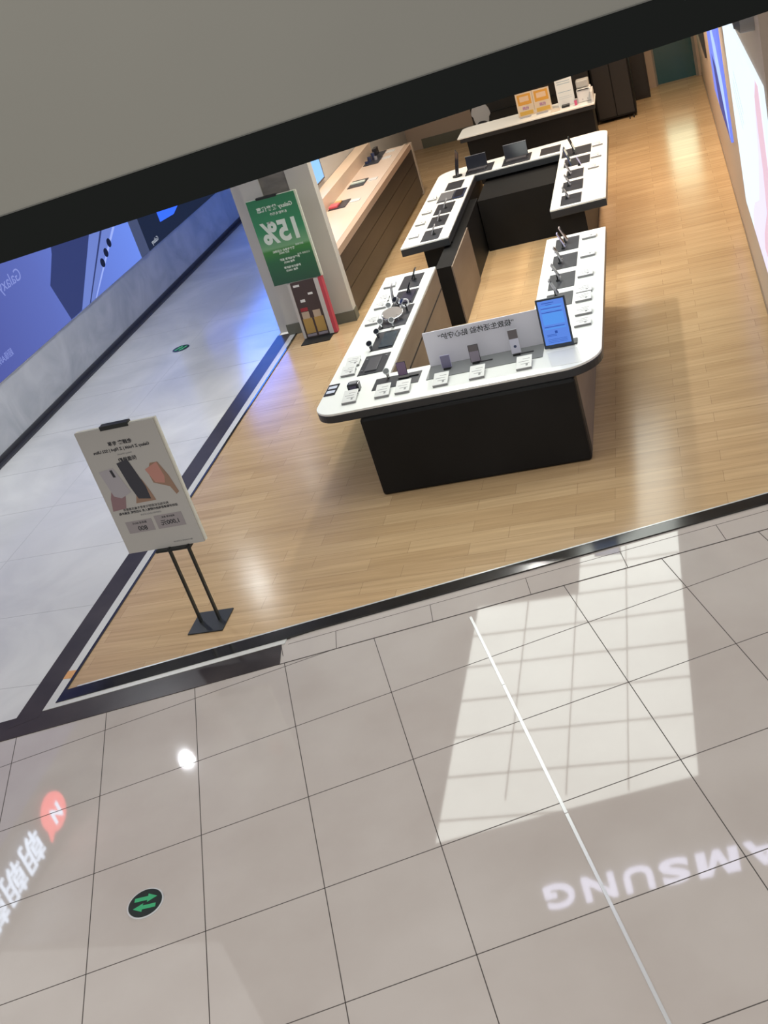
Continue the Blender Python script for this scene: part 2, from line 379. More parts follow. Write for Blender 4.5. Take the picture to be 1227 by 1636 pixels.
# ------------------------------------------------------------------ U shaped counters
def arc(cx_, cy_, r, a0, a1, n=10):
    return [(cx_+r*math.cos(R(a0+(a1-a0)*i/n)), cy_+r*math.sin(R(a0+(a1-a0)*i/n))) for i in range(n+1)]
fc = thing('display_counter', (-2.26, 11, 0), 'U shaped white topped phone counter with black base, nearest the entrance', 'display counter')
def utop(pts, z1, z0a, par, nm='worktop'):
    MB().prism(pts, z1-.022, z1).obj(nm, WHT, par, bevel=.003)
    cx0 = sum(p[0] for p in pts)/len(pts)
    MB().prism(pts, z0a, z1-.024).obj('apron', APR, par, bevel=.008)
xa, xb, ia, ib = -3.66, -.87, -3.0, -1.585
pf = arc(xa+.26, 9.355+.24, .24, 180, 270)
pf = [(x-.02 if False else x, y) for x, y in pf]
fp = [(xa, 13.42)] + arc(xa+.24, 9.355+.24, .24, 180, 270) + arc(xb-.36, 9.355+.36, .36, 270, 360) + [(xb, 13.45), (ib, 13.45), (ib, 10.12), (ia, 10.12), (ia, 13.42)]
utop(fp, .95, .85, fc)
MB().box(-3.2, -1.13, 9.33, 9.55, 0, .85, bev=.03).obj('front_panel', BLK, fc)
MB().box(-3.2, -2.993, 9.45, 13.40, 0, .926).obj('side_cabinet', BRN, fc)
MB().box(-1.575, -1.135, 9.45, 13.38, 0, .93).obj('side_cabinet', BRN, fc)
MB().box(-3.05, -1.5, 9.45, 10.10, 0, .93).obj('rear_panel', BRN, fc)
MB().box(-2.994, -2.989, 10.1, 13.40, .655, .675).box(-1.581, -1.575, 10.1, 13.38, .655, .675).obj('groove', GRV, fc)
# pale inlay near the tablet kiosk
MB().prism([(-1.38, 9.80), (-1.10, 9.81), (-1.04, 9.44), (-1.32, 9.45)], .9505, .952).obj('inlay', mat('inlay_grey', (.70, .70, .68), .25), fc)
rc = thing('display_counter', (-2.26, 17, 0), 'U shaped white topped phone counter with black base, middle of the shop', 'display counter')
ya = 14.6
rp = [(xa-.01, ya)] + [(ia-.0, ya+.06)] + [(ia+.0, 17.95), (ib-.03, 17.95), (ib-.03, 14.74), (-.88, 14.78)] + arc(-.89-.2, 18.82-.2, .2, 0, 90) + arc(xa-.01+.3, 18.68-.3, .3, 90, 180)
utop(rp, .95, .83, rc)
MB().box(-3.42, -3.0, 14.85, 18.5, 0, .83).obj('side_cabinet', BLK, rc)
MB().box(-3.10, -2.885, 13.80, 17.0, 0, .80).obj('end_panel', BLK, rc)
MB().box(-2.886, -2.868, 13.80, 15.5, 0, .79).obj('side_panel', BRN, rc)  # brown stops short; the black face beyond carries shade in its colour
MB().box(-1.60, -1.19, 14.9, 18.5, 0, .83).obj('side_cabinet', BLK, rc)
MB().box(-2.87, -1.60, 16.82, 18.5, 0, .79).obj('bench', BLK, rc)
# service counter at the back
bc = thing('service_counter', (-2.4, 21.6, 0), 'long white topped black service counter near the back of the shop', 'counter')
bp_ = [(-3.7, 21.2), (-1.14, 21.2), (-1.14, 22.1)] + arc(-3.7+.15, 22.1-.15, .15, 90, 180)
MB().prism(bp_, .925, .95).obj('worktop', WHT, bc, bevel=.003)
MB().prism([(-3.66, 21.22), (-1.15, 21.22), (-1.15, 22.05), (-3.62, 22.05)], .85, .923).obj('apron', APR, bc)
MB().box(-3.55, -1.2, 21.3, 22.0, 0, .85).obj('base', BLK, bc)

# ------------------------------------------------------------------ tabletop display mats
ROWN = {'fl': 'left arm of the front counter', 'fr': 'right arm of the front counter', 'rl': 'left arm of the middle counter', 'rr': 'right arm of the middle counter', 'fb': 'front side of the front counter', 'rb': 'back side of the middle counter'}
ORD = ['nearest', 'second nearest', 'third', 'fourth', 'fifth', 'sixth', 'farthest']
def dmat(x0, x1, y0, y1, lab):
    return solo(MB().box(x0, x1, y0, y1, .9502, .956, bev=.002), 'display_mat', MATG, ((x0+x1)/2, (y0+y1)/2, .95), lab, 'display mat', 'charcoal display mats')
def matrow(key, lst):
    for i, (x0, x1, y0, y1) in enumerate(lst):
        pos = ORD[i] if i < len(lst)-1 else 'farthest'
        dmat(x0, x1, y0, y1, f'charcoal display mat on the {ROWN[key]}, {pos} to the entrance' if pos in ('nearest', 'second nearest', 'farthest') else f'charcoal display mat on the {ROWN[key]}, {pos} from the entrance')
matrow('fl', [(-3.37, -3.09, 10.2, 10.71), (-3.36, -3.10, 10.84, 11.38), (-3.40, -3.065, 11.48, 12.14), (-3.36, -3.095, 12.18, 12.69), (-3.38, -3.115, 12.77, 13.27)])
matrow('fr', [(-1.47, -1.19, 11.0, 11.40), (-1.47, -1.185, 11.55, 12.04), (-1.46, -1.18, 12.2, 12.70), (-1.46, -1.18, 12.84, 13.33)])
matrow('rl', [(-3.40, -3.14, 14.68, 15.19), (-3.40, -3.135, 15.32, 15.85), (-3.405, -3.13, 15.95, 16.52), (-3.45, -3.03, 16.64, 17.2), (-3.41, -3.14, 17.3, 17.78)])
matrow('rr', [(-1.48, -1.205, 14.82, 15.30), (-1.485, -1.20, 15.49, 16.0), (-1.46, -1.21, 16.14, 16.62), (-1.52, -1.135, 16.88, 17.36), (-1.58, -1.13, 17.52, 18.04)])
dmat(-3.12, -2.64, 9.73, 10.01, 'charcoal display mat at the front left of the front counter under a watch')
dmat(-3.16, -2.72, 17.97, 18.50, 'charcoal display mat under the left laptop at the back of the middle counter')
dmat(-2.56, -2.10, 17.98, 18.50, 'charcoal display mat under the right laptop at the back of the middle counter')
dmat(-1.95, -1.63, 18.06, 18.52, 'charcoal display mat at the back right inner corner of the middle counter')

# ------------------------------------------------------------------ price cards: little white wedges with print
def card(x, y, wx, wy, face, lab):
    """face = direction the front edge looks to: 'L','R','F'"""
    t = thing('price_card', (x, y, .95), lab, 'price card', 'white price cards')
    z0, z1, th_ = .953, .972, .008
    if face == 'F': ax, ay = Vector((1, 0, 0)), Vector((0, 1, 0))
    elif face == 'L': ax, ay = Vector((0, -1, 0)), Vector((1, 0, 0))
    else: ax, ay = Vector((0, 1, 0)), Vector((-1, 0, 0))
    # every card leans back from its front edge
    up_ = (ay*math.cos(.16)+Vector((0, 0, 1))*math.sin(.16)); nn = ax.cross(up_)
    if nn.z < 0: nn = -nn
    W_, H_ = (wx, wy) if face == 'F' else (wy, wx)
    M = Matrix.Identity(4)
    for i in range(3): M[i][0] = ax[i]; M[i][1] = up_[i]; M[i][2] = nn[i]
    M.translation = Vector((x, y, .9575 + H_/2*math.sin(.16)))
    o0 = MB().box(-W_/2, W_/2, -H_/2, H_/2, .012, .018, M)
    o0.obj('card', CARD, t)
    MB().box(-W_/2, W_/2, -H_/2-.004, -H_/2+.006, -.004, .016, M).obj('front_edge', CARDS, t)
    MB().box(-W_/2*.8, W_/2*.8, H_/2-.02, H_/2-.01, -.03, .012, M).obj('prop', CARDS, t)
    ink = MB()
    for k, (a0, a1) in enumerate(((-.1, .36), (-.36, .3), (-.2, .36))):
        yy = H_*(.22-.2*k); ink.box(a0*W_, a1*W_, yy-.004, yy+.004, .018, .0185, M)
    ink.box(.12*W_, .26*W_, -.36*H_, -.18*H_, .018, .0185, M)
    ink.obj('print', INK, t)
FLC = [(-3.48, 10.34), (-3.48, 10.58), (-3.51, 11.78), (-3.50, 12.29), (-3.51, 12.52), (-3.52, 13.03)]
for i, (x, y) in enumerate(FLC):
    card(x, y, .15, .17, 'F' if False else 'F', 'white price card on the front counter left arm, ' + ['nearest the entrance', 'second from the entrance', 'beside the round mirror stand', 'just past the round mirror stand', 'second from the gap', 'next to the gap'][i])
FRC = [(-1.06, 10.38), (-1.06, 10.68), (-1.07, 11.07), (-1.07, 11.32), (-1.07, 11.83), (-1.06, 12.50), (-1.06, 13.18)]
for i, (x, y) in enumerate(FRC):
    card(x, y, .165, .15, 'F', 'white price card on the front counter right arm, ' + ['beside the tablet kiosk', 'second beyond the kiosk', 'third beyond the kiosk', 'fourth beyond the kiosk', 'third from the far end', 'second from the far end', 'at the far end'][i])
RLC = [(-3.54, 15.05), (-3.54, 15.66), (-3.53, 16.22), (-3.55, 16.95)]
for i, (x, y) in enumerate(RLC):
    card(x, y, .14, .17, 'F', 'white price card on the middle counter left arm, ' + ['nearest the gap', 'second from the gap', 'third from the gap', 'farthest from the gap'][i])
RRC = [(-1.07, 16.50), (-1.04, 17.12), (-1.03, 17.84)]
for i, (x, y) in enumerate(RRC):
    card(x, y, .155, .15, 'F', 'white price card on the middle counter right arm, ' + ['nearest of the three', 'middle of the three', 'farthest of the three'][i])
FBC = [(-3.31, 9.63, 'in front of the black watch cube'), (-2.97, 9.62, 'in front of the small round watch'), (-2.765, 9.62, 'in front of the mauve folding phone'), (-2.385, 9.615, 'in front of the shortest backboard phone'), (-2.03, 9.615, 'in front of the middle backboard phone'), (-1.58, 9.615, 'in front of the tall white backboard phone')]
for x, y, s in FBC: card(x, y, .145, .21, 'F', 'white price card on the front counter ' + s)

# ------------------------------------------------------------------ phones on angled stands
def phone(x, y, z0, h, facing, body, screen, lab, wdt=.075, tilt=22, group='phones standing on security stands', mount=True):
    """phone stands at (x,y), facing angle in degrees (0 = +X)"""
    t = thing('display_phone', (x, y, .956), lab, 'phone', group)
    a = R(facing)
    M = Matrix.Translation((x, y, z0)) @ Matrix.Rotation(a, 4, 'Z') @ Matrix.Rotation(-R(tilt), 4, 'Y')
    MB().box(-.010, .005, -wdt/2, wdt/2, 0, h, M, bev=.003).obj('body', body, t)
    MB().box(.0052, .0062, -wdt/2+.004, wdt/2-.004, .005, h-.005, M).obj('screen', screen, t)
    if mount:
        M2 = Matrix.Translation((x, y, 0)) @ Matrix.Rotation(a, 4, 'Z')
        b0 = M2 @ Vector((-.035, 0, .956)); mid = M @ Vector((-.006, 0, h*.42))
        MB().cyl(b0, b0+Vector((0, 0, .018)), .022, .018).obj('stand_base', METAL, t)
        MB().cyl(b0+Vector((0, 0, .015)), mid, .007, .008, 12).obj('stand_post', METAL, t)
    return t
GR = mat('phone_silver', (.42, .42, .45), .3, metal=.6); LV = mat('phone_lavender', (.40, .38, .55), .3); BKP = mat('phone_black', (.02, .02, .025), .25)
RG = mat('phone_rose', (.55, .45, .42), .3, metal=.3); NAV = mat('phone_navy', (.03, .045, .11), .25)
SCR = mat('screen_dark', (.015, .017, .025), .08); SCB = mat('screen_blue_grey', (.05, .06, .10), .1, emit=(.12, .14, .3), es=.25)
for x, y, b, s in [(-1.335, 11.30, GR, 'silver phone edge-on behind the tablet kiosk'), (-1.335, 11.80, GR, 'silver phone edge-on on the second mat of the front counter right arm'),
                   (-1.34, 12.40, GR, 'grey phone edge-on on the third mat of the front counter right arm'), (-1.325, 12.92, LV, 'lavender phone on the far mat of the front counter right arm'),
                   (-1.31, 13.14, RG, 'rose phone nearest the gap on the front counter right arm')]:
    phone(x, y, .985, .185, 0, b, SCR, s)
for x, y, b, s, h in [(-1.37, 15.10, GR, 'silver phone on the near mat of the middle counter right arm', .16), (-1.37, 15.75, GR, 'silver phone on the second mat of the middle counter right arm', .16),
                      (-1.38, 16.35, GR, 'grey phone on the third mat of the middle counter right arm', .17)]:
    phone(x, y, .975, h, 0, b, SCR, s)
phone(-1.40, 16.95, .97, .26, 0, NAV, SCR, 'large navy tablet standing on the middle counter right arm', wdt=.20, tilt=16, group=None)
phone(-1.25, 16.80, .97, .12, 0, LV, SCR, 'small lavender phone in front of the navy tablet', wdt=.07)
phone(-1.36, 17.62, .98, .25, 0, BKP, SCR, 'large black tablet at the far right corner of the middle counter', wdt=.17, tilt=16, group=None)
for x, y, b, s in [(-3.26, 14.90, GR, 'silver phone on the near mat of the middle counter left arm'), (-3.27, 15.55, GR, 'silver phone on the second mat of the middle counter left arm'),
                   (-3.27, 16.20, GR, 'silver phone on the third mat of the middle counter left arm'),
                   (-3.24, 13.05, BKP, 'black phone nearest the gap on the front counter left arm'), (-3.22, 12.55, BKP, 'black phone on the fourth mat of the front counter left arm')]:
    phone(x, y, .975, .14, 180, b, SCR, s, tilt=30)
phone(-3.33, 12.22, 1.0, .20, 180, GR, SCR, 'pale grey phone standing upright beyond the round mirror', wdt=.08, tilt=8)
# laptop-like tablets on the middle counter
def laptop(x, y, wd, dp, hh, tilt, lab):
    t = thing('laptop', (x, y, .956), lab, 'laptop', 'black laptops')
    MB().box(x-wd/2, x+wd/2, y-dp/2, y+dp/2, .957, .968, bev=.003).obj('keyboard_base', BKP, t)
    MB().box(x-wd/2*.85, x+wd/2*.85, y-dp*.1, y+dp*.4, .968, .9695).obj('keys', mat('laptop_keys', (.05, .05, .06), .6), t)
    M = Matrix.Translation((x, y+dp/2, .965)) @ Matrix.Rotation(R(tilt), 4, 'X')
    l = MB().box(-wd/2, wd/2, -.004, .004, 0, hh, M, bev=.002).obj('lid', BKP, t)
    MB().box(-wd/2+.008, wd/2-.008, -.0052, -.0042, .01, hh-.008, M).obj('screen', SCR, l)
    MB().box(-wd/2, wd/2, -.004, .006, hh-.001, hh+.003, M).obj('lid_edge', GR, l)
laptop(-2.99, 18.22, .34, .24, .20, -12, 'black laptop open on the back left of the middle counter')
laptop(-2.34, 18.24, .38, .24, .22, -14, 'black laptop open at the middle of the counter back side')
t = thing('display_tablet', (-3.33, 18.1, .956), 'tall black tablet on a pivot stand at the middle counter far left corner', 'tablet')
M = Matrix.Translation((-3.30, 18.1, .99)) @ Matrix.Rotation(R(13), 4, 'Y') @ Matrix.Rotation(R(-72), 4, 'Z')
MB().box(-.13, .13, -.005, .005, 0, .36, M, bev=.002).obj('body', BKP, t)
MB().box(-.122, .122, -.0065, -.0055, .01, .35, M).obj('screen', SCR, t)
MB().cyl((-3.30, 18.1, .951), (-3.30, 18.1, .97), .08).cyl((-3.30, 18.1, .96), (-3.30, 18.12, 1.05), .03, .02).obj('stand', METAL, t)
t = thing('tablet_pad', (-3.10, 16.92, .956), 'navy tablet lying on a keyboard cover on the middle counter left arm', 'tablet')
MB().box(-3.20, -3.04, 16.68, 17.16, .957, .966, bev=.003).obj('body', NAV, t)
MB().box(-3.19, -3.05, 16.70, 17.14, .966, .967).obj('screen', SCR, t)
MB().box(-3.44, -3.22, 16.68, 17.16, .957, .962, bev=.002).obj('cover', mat('tablet_cover', (.10, .10, .11), .5), t)

# round mirror display with watches on the front counter left arm
t = thing('watch_display', (-3.25, 11.78, .956), 'round mirror disc on a chrome ring stand on the front counter left arm', 'display stand')
c0 = Vector((-3.24, 11.72, 1.03)); axn = Vector((.05, -.25, 1)).normalized()
MB().cyl(c0, c0+axn*.008, .115, n=40).obj('disc', mat('mirror_disc', (.42, .38, .36), .25, metal=.5), t)
MB().torus(c0, axn, .12, .008, 40).obj('ring', CHROME, t, smooth=True)
for dx, dy in ((-.08, -.06), (.07, -.08), (0, .1)):
    MB().cyl((-3.24+dx, 11.72+dy, .957), (-3.24+dx, 11.72+dy, 1.03), .007, n=10).obj('leg', CHROME, t)
def watch(x, y, z, rz, lab, strap=CHROME, face=SCR, r=.034, pst=None):
    t = thing('display_watch', (x, y, .956), lab, 'watch', 'smart watches on small stands')
    M = Matrix.Translation((x, y, z)) @ Matrix.Rotation(rz, 4, 'Z')
    ax = (M.to_3x3() @ Vector((1, 0, 0)))
    MB().torus((x, y, z), ax, .042, .010, 24, 6).obj('strap', strap, t, smooth=True)
    d_ = M.to_3x3() @ Vector((0, -.7, .7))
    p = Vector((x, y, z))+d_*.042
    MB().cyl(p, p+d_*.009, r, n=24).obj('case', GR, t)
    MB().cyl(p+d_*.009, p+d_*.0105, r*.86, n=24).obj('face', face, t)
    MB().cyl((x, y, .957), (x, y, z-.02), .012, .010, 12).obj('stand', METAL, t)
watch(-3.33, 11.97, 1.03, .3, 'chrome watch left behind the round mirror', CHROME)
watch(-3.24, 12.06, 1.05, -.4, 'chrome watch behind the round mirror beside the other', CHROME)
watch(-3.12, 11.93, 1.05, -1.0, 'white strapped watch right behind the round mirror', mat('strap_white', (.75, .75, .78), .3))
watch(-3.34, 11.50, 1.02, .2, 'chrome watch in front of the round mirror at the left', CHROME)
watch(-3.20, 11.46, 1.02, .2, 'pale grey watch in front of the round mirror at the right', mat('strap_grey', (.35, .37, .38), .4))
watch(-3.33, 11.22, 1.01, .1, 'dark strapped watch at the top left of the second mat', mat('strap_dark', (.04, .04, .05), .4))
watch(-3.345, 10.88, 1.01, .1, 'dark watch on a ring stand between the two nearest left arm mats', mat('strap_dark', (.04, .04, .05), .4))
watch(-2.985, 9.98, 1.01, .1, 'small round watch with pale strap at the front mat left end', mat('strap_pale', (.45, .45, .42), .4))
t = thing('charging_tray', (-3.23, 10.45, .956), 'flat dark device lying on the nearest left arm mat with small pucks', 'device')
MB().box(-3.30, -3.17, 10.26, 10.62, .957, .968, bev=.003).obj('body', mat('tray_grey', (.07, .07, .08), .3), t)
for x, y in ((-3.335, 10.30), (-3.335, 10.60), (-3.125, 10.62)):
    MB().cyl((x, y, .957), (x, y, .966), .010, n=16).obj('puck', GR, t)
t = thing('dark_case', (-3.19, 11.05, .956), 'blue black square tablet case lying on the second left arm mat', 'tablet')
MB().box(-3.27, -3.11, 10.88, 11.30, .957, .967, bev=.004).obj('body', mat('case_teal', (.035, .05, .065), .25), t)
t = thing('case_pile', (-3.17, 12.42, .956), 'dark violet folio cases on the fourth left arm mat', 'phone case')
MB().box(-3.27, -3.12, 12.22, 12.60, .957, .97, bev=.004).obj('body', mat('case_violet', (.03, .028, .05), .3), t)
# watch cube and small black info tag
t = thing('watch_box', (-3.31, 9.80, .951), 'small black watch cube at the front left of the front counter', 'watch box')
MB().box(-3.37, -3.25, 9.79, 9.88, .951, 1.035, bev=.008).obj('case', BKP, t)
MB().box(-3.345, -3.275, 9.786, 9.790, .965, 1.02).obj('face', mat('watch_face_violet', (.08, .07, .11), .2), t)
MB().box(-3.35, -3.27, 9.80, 9.87, 1.035, 1.042).obj('lid_pad', mat('lid_grey', (.18, .18, .19), .5), t)
t = thing('info_tag', (-3.6, 9.96, .951), 'small black tag with two white labels at the counter front left corner', 'tag')
MB().prism([(-3.65, 9.83), (-3.53, 9.83), (-3.53, 10.1), (-3.65, 10.1)], .951, .957).obj('plate', BKP, t)
for y in (9.88, 9.99): MB().box(-3.635, -3.545, y, y+.065, .957, .958).obj('label', mat('tag_blue_white', (.55, .58, .68), .4), t)

# ------------------------------------------------------------------ white backboard and folding phones on the front counter
t = thing('backboard_display', (-1.98, 9.95, .951), 'white backboard with black printed slogan on a grey base', 'display board')
MB().box(-2.56, -1.42, 9.73, 10.06, .951, .957, bev=.001).obj('base', mat('board_base_grey', (.16, .165, .17), .4), t)
Mb = Matrix.Translation((0, 10.05, .955)) @ Matrix.Rotation(R(-4), 4, 'X')
MB().box(-2.56, -1.41, 0, .012, 0, .345, Mb).obj('panel', mat('board_white', (.66, .65, .72), .5), t)
text('slogan', '”极致生活体验 贴心守护“', .068, (-2.03, 10.044, 1.235), (-1, 0, 0), (0, .07, 1), INKB, t, ext=.0005, bold=.0008)
for i, (x, h, w_, bod, scn, s) in enumerate([(-2.365, .125, .098, LV, mat('flip_violet', (.16, .15, .24), .15), 'short violet folding phone at the left before the white backboard'),
                                  (-2.075, .170, .10, BKP, mat('flip_art', (.22, .19, .24), .15), 'folding phone with a picture screen at the middle of the white backboard'),
                                  (-1.675, .235, .095, GR, mat('flip_white', (.52, .52, .62), .2), 'tall white screened phone before the white backboard')]):
    t = thing('display_phone', (x, 9.90, .957), s, 'phone', 'phones before the white backboard')
    M = Matrix.Translation((x, 9.90, .972)) @ Matrix.Rotation(R(-9), 4, 'X')
    MB().box(-w_/2, w_/2, -.005, .005, 0, h, M, bev=.002).obj('body', bod, t)
    MB().box(-w_/2+.004, w_/2-.004, -.0065, -.0055, .004, h-.004, M).obj('screen', scn, t)
    if i:
        MB().box(-w_/2+.004, w_/2-.004, -.0075, -.0066, h*.62, h-.004, M).obj('picture', mat('flip_pic', (.10, .085, .09), .2), t)
        MB().box(.04, .16, .0, .02, -.014, -.004, M).obj('pen_rest', mat('stand_charcoal', (.05, .05, .055), .4), t)
    if i == 2: MB().cyl(M@Vector((0, -.0066, h*.3)), M@Vector((0, -.0076, h*.3)), .014).obj('emblem', NAV, t)
    MB().box(x-.035, x+.035, 9.88, 9.96, .957, .973).obj('stand', METAL, t)
t = thing('display_phone', (-2.81, 9.9, .957), 'mauve folding phone standing on the front left mat', 'phone')
M = Matrix.Translation((-2.81, 9.90, .985)) @ Matrix.Rotation(R(-9), 4, 'X')
MB().box(-.048, .048, -.005, .005, 0, .135, M, bev=.002).obj('body', BKP, t)
MB().box(-.044, .044, -.0065, -.0055, .004, .131, M).obj('screen', mat('flip_mauve', (.17, .11, .19), .15), t)
MB().box(-.055, .055, -.02, .06, -.03, -.018, M).box(.05, .15, .0, .02, -.03, -.018, M).obj('stand', METAL, t)

# ------------------------------------------------------------------ tablet kiosk with blue page
t = thing('tablet_kiosk', (-1.26, 9.90, .951), 'upright tablet kiosk glowing with a blue text page on the front counter', 'tablet')
BL = emis('kiosk_blue', (.10, .23, .72), .95)
M = Matrix.Translation((-1.265, 9.885, .957)) @ Matrix.Rotation(R(-3), 4, 'Z') @ Matrix.Rotation(R(-5), 4, 'X')
MB().box(-.14, .14, -.008, .012, 0, .48, M, bev=.006).obj('frame', mat('kiosk_frame', (.02, .03, .05), .3), t)
s_ = MB().box(-.122, .122, -.0095, -.0085, .035, .462, M).obj('screen', BL, t)
ln = MB()
for z, a0, a1, h in ((.435, -.03, .085, .006), (.418, -.01, .05, .004), (.385, -.09, .10, .005), (.345, -.09, .10, .006), (.205, -.09, .10, .006), (.13, -.0, .09, .004), (.118, 0, .09, .004), (.085, -.09, .09, .003), (.07, -.09, .09, .003), (.055, -.09, .09, .003)):
    ln.box(-a1, -a0, -.011, -.0096, z, z+h, M)
ln.box(-.012, .012, -.011, -.0096, .14, .165, M); ln.box(-.09, -.065, -.011, -.0096, .14, .17, M) if False else None
ln.obj('page_print', emis('kiosk_ink', (.03, .10, .48), .7), s_)
bb = MB()
for z, h in ((.40, .012), (.365, .012), (.23, .11), (.185, .012)): bb.box(-.10, .10, -.0102, -.0096, z, z+h, M)
bb.obj('page_block', emis('kiosk_block', (.10, .33, .90), .85), s_)
MB().box(-1.36, -1.10, 9.89, 10.02, .952, .964, bev=.002).box(-1.30, -1.22, 9.91, 10.0, .96, 1.15).obj('stand', METAL, t)
t = thing('charger_cable_block', (-1.53, 10.78, .951), 'small black charger block with white cables on the right arm inner edge', 'charger')
MB().box(-1.565, -1.50, 10.66, 10.88, .951, 1.01, bev=.005).obj('body', BKP, t)
MB().cyl((-1.55, 10.66, .98), (-1.50, 10.3, .955), .005, n=8).cyl((-1.52, 10.66, .97), (-1.47, 10.35, .955), .005, n=8).obj('cable', CARD, t)

# ------------------------------------------------------------------ poster stand at the left front
t = thing('poster_stand', (-4.48, 7.5, 0), 'white poster board on black twin pole stand by the shop corner', 'poster stand')
MB().box(-4.645, -4.305, 7.34, 7.67, .001, .012, bev=.003).obj('base_plate', METAL, t)
MB().box(-4.58, -4.56, 7.50, 7.53, .01, .80).obj('pole', METAL, t)
MB().box(-4.40, -4.38, 7.50, 7.53, .01, .80).obj('pole', METAL, t)
MB().box(-4.69, -4.36, 7.49, 7.56, .775, .795).obj('bracket', METAL, t)
MB().box(-4.96, -4.22, 7.548, 7.575, .80, 1.975).obj('backing', mat('foam_edge', (.62, .60, .52), .6), t)
pb = MB().box(-4.962, -4.235, 7.532, 7.546, .795, 1.975).obj('poster', mat('poster_grey_white', (.40, .385, .36), .5), t)
MB().box(-4.72, -4.46, 7.524, 7.59, 1.955, 1.992, bev=.003).obj('clip', METAL, t)
PY = 7.5305
def ptxt(s, size, x, z, m=INKB, b=0): text('lettering', s, size, (x, PY, z), (-1, 0, 0), (0, 0, 1), m, pb, ext=.0004, bold=b)
ptxt('老顾客 专享', .042, -4.60, 1.825, b=.001); ptxt('Galaxy Z Fold4 | Z Flip4 | S22 Ultra', .036, -4.61, 1.772, b=.001)
ptxt('Galaxy Watch5', .022, -4.60, 1.725, INK); ptxt('超值换购', .042, -4.595, 1.67, b=.001)
ptxt('购买指定机型即可享受专属优惠服务', .027, -4.62, 1.215); ptxt('活动详情请咨询店内销售人员 以旧换新 至高补贴', .026, -4.61, 1.183, b=.0005); ptxt('活动时间以店内公示为准', .018, -4.60, 1.145, INK)
MB().box(-4.87, -4.62, PY-.0006, PY, .985, 1.10).box(-4.59, -4.33, PY-.0006, PY, .985, 1.115).obj('price_box', mat('box_grey', (.27, .245, .25), .5), pb)
PY2 = PY; PY = PY-.001
ptxt('最高减 800元', .024, -4.74, 1.075); ptxt('800', .060, -4.73, 1.02, b=.001); ptxt('满减优惠 最高', .02, -4.46, 1.09); ptxt('1,000元', .056, -4.46, 1.035, b=.001)
PY = PY2
ptxt('图片仅供参考 以实物为准', .016, -4.42, .84, INK)
# printed pictures on the poster: three hands with phones
def flatp(pts, m, nm, d_=0): return MB().poly([(x, PY-.0005-d_, z) for x, z in pts]).obj(nm, m, pb)
flatp([(-4.93, 1.22), (-4.80, 1.23), (-4.76, 1.33), (-4.74, 1.42), (-4.80, 1.44), (-4.86, 1.42), (-4.90, 1.34)], mat('print_mauve', (.23, .14, .15), .6), 'print_hand')
flatp([(-4.90, 1.60), (-4.76, 1.615), (-4.69, 1.37), (-4.80, 1.33), (-4.86, 1.36)], mat('print_silver', (.34, .32, .34), .6), 'print_phone', .0004)
flatp([(-4.80, 1.60), (-4.775, 1.60), (-4.765, 1.53), (-4.79, 1.53)], INKB, 'print_camera', .0008)
flatp([(-4.69, 1.26), (-4.50, 1.26), (-4.52, 1.36), (-4.55, 1.47), (-4.60, 1.5), (-4.66, 1.33)], mat('print_skin', (.26, .16, .11), .6), 'print_hand')
flatp([(-4.71, 1.65), (-4.60, 1.67), (-4.54, 1.40), (-4.54, 1.28), (-4.65, 1.30), (-4.68, 1.42)], mat('print_black', (.03, .03, .04), .5), 'print_phone', .0004)
flatp([(-4.46, 1.42), (-4.33, 1.36), (-4.30, 1.28), (-4.27, 1.30), (-4.30, 1.46), (-4.35, 1.60), (-4.42, 1.60), (-4.47, 1.52)], mat('print_skin', (.26, .16, .11), .6), 'print_hand')
flatp([(-4.485, 1.55), (-4.36, 1.60), (-4.34, 1.46), (-4.36, 1.40), (-4.44, 1.42)], mat('print_rose', (.42, .20, .16), .6), 'print_watch', .0004)

# ------------------------------------------------------------------ pillar and green poster
struct(MB().box(-5.72, -5.42, 14.92, 15.10, 0, 3.8).box(-5.02, -4.67, 14.92, 15.10, 0, 3.8).box(-5.45, -4.98, 14.97, 15.09, 0, 3.8).obj('wall_left', WALLW))
struct(MB().box(-5.42, -5.02, 14.945, 14.968, 1.95, 3.8).obj('trim_9', ROCK))
struct(MB().box(-5.73, -4.66, 14.905, 14.93, .0, .16).box(-4.675, -4.66, 14.91, 15.11, 0, .16).obj('baseboard_left', BASEG))
t = thing('green_poster_stand', (-5.2, 14.6, 0), 'tall green 15% offer poster on a stand before the white pillar', 'poster stand')
MB().box(-5.57, -4.84, 14.605, 14.63, .85, 2.07).obj('backing', mat('foam_edge2', (.68, .70, .60), .6), t)
GP = mat('poster_green', (.02, .16, .07), .45)
nt = GP.node_tree; tc = nt.nodes.new('ShaderNodeTexCoord'); sx_ = nt.nodes.new('ShaderNodeSeparateXYZ'); rp_ = nt.nodes.new('ShaderNodeValToRGB')
nt.links.new(tc.outputs['Generated'], sx_.inputs[0]); nt.links.new(sx_.outputs[2], rp_.inputs[0]); nt.links.new(rp_.outputs[0], nt.nodes['Principled BSDF'].inputs['Base Color'])
e = rp_.color_ramp.elements; e[0].position = 0; e[0].color = (.018, .075, .045, 1); e[1].position = 1; e[1].color = (.02, .17, .075, 1)
for p_, c_ in ((.28, (.02, .12, .05, 1)), (.40, (.04, .20, .04, 1)), (.43, (.16, .34, .18, 1)), (.62, (.03, .22, .10, 1))):
    q_ = e.new(p_); q_.color = c_
gp = MB().box(-5.575, -4.87, 14.59, 14.604, .85, 2.065).obj('poster', GP, t)
MB().box(-5.42, -5.12, 14.58, 14.64, 2.055, 2.085).obj('clip', METAL, t)
WI = mat('white_ink', (.60, .68, .62), .6)
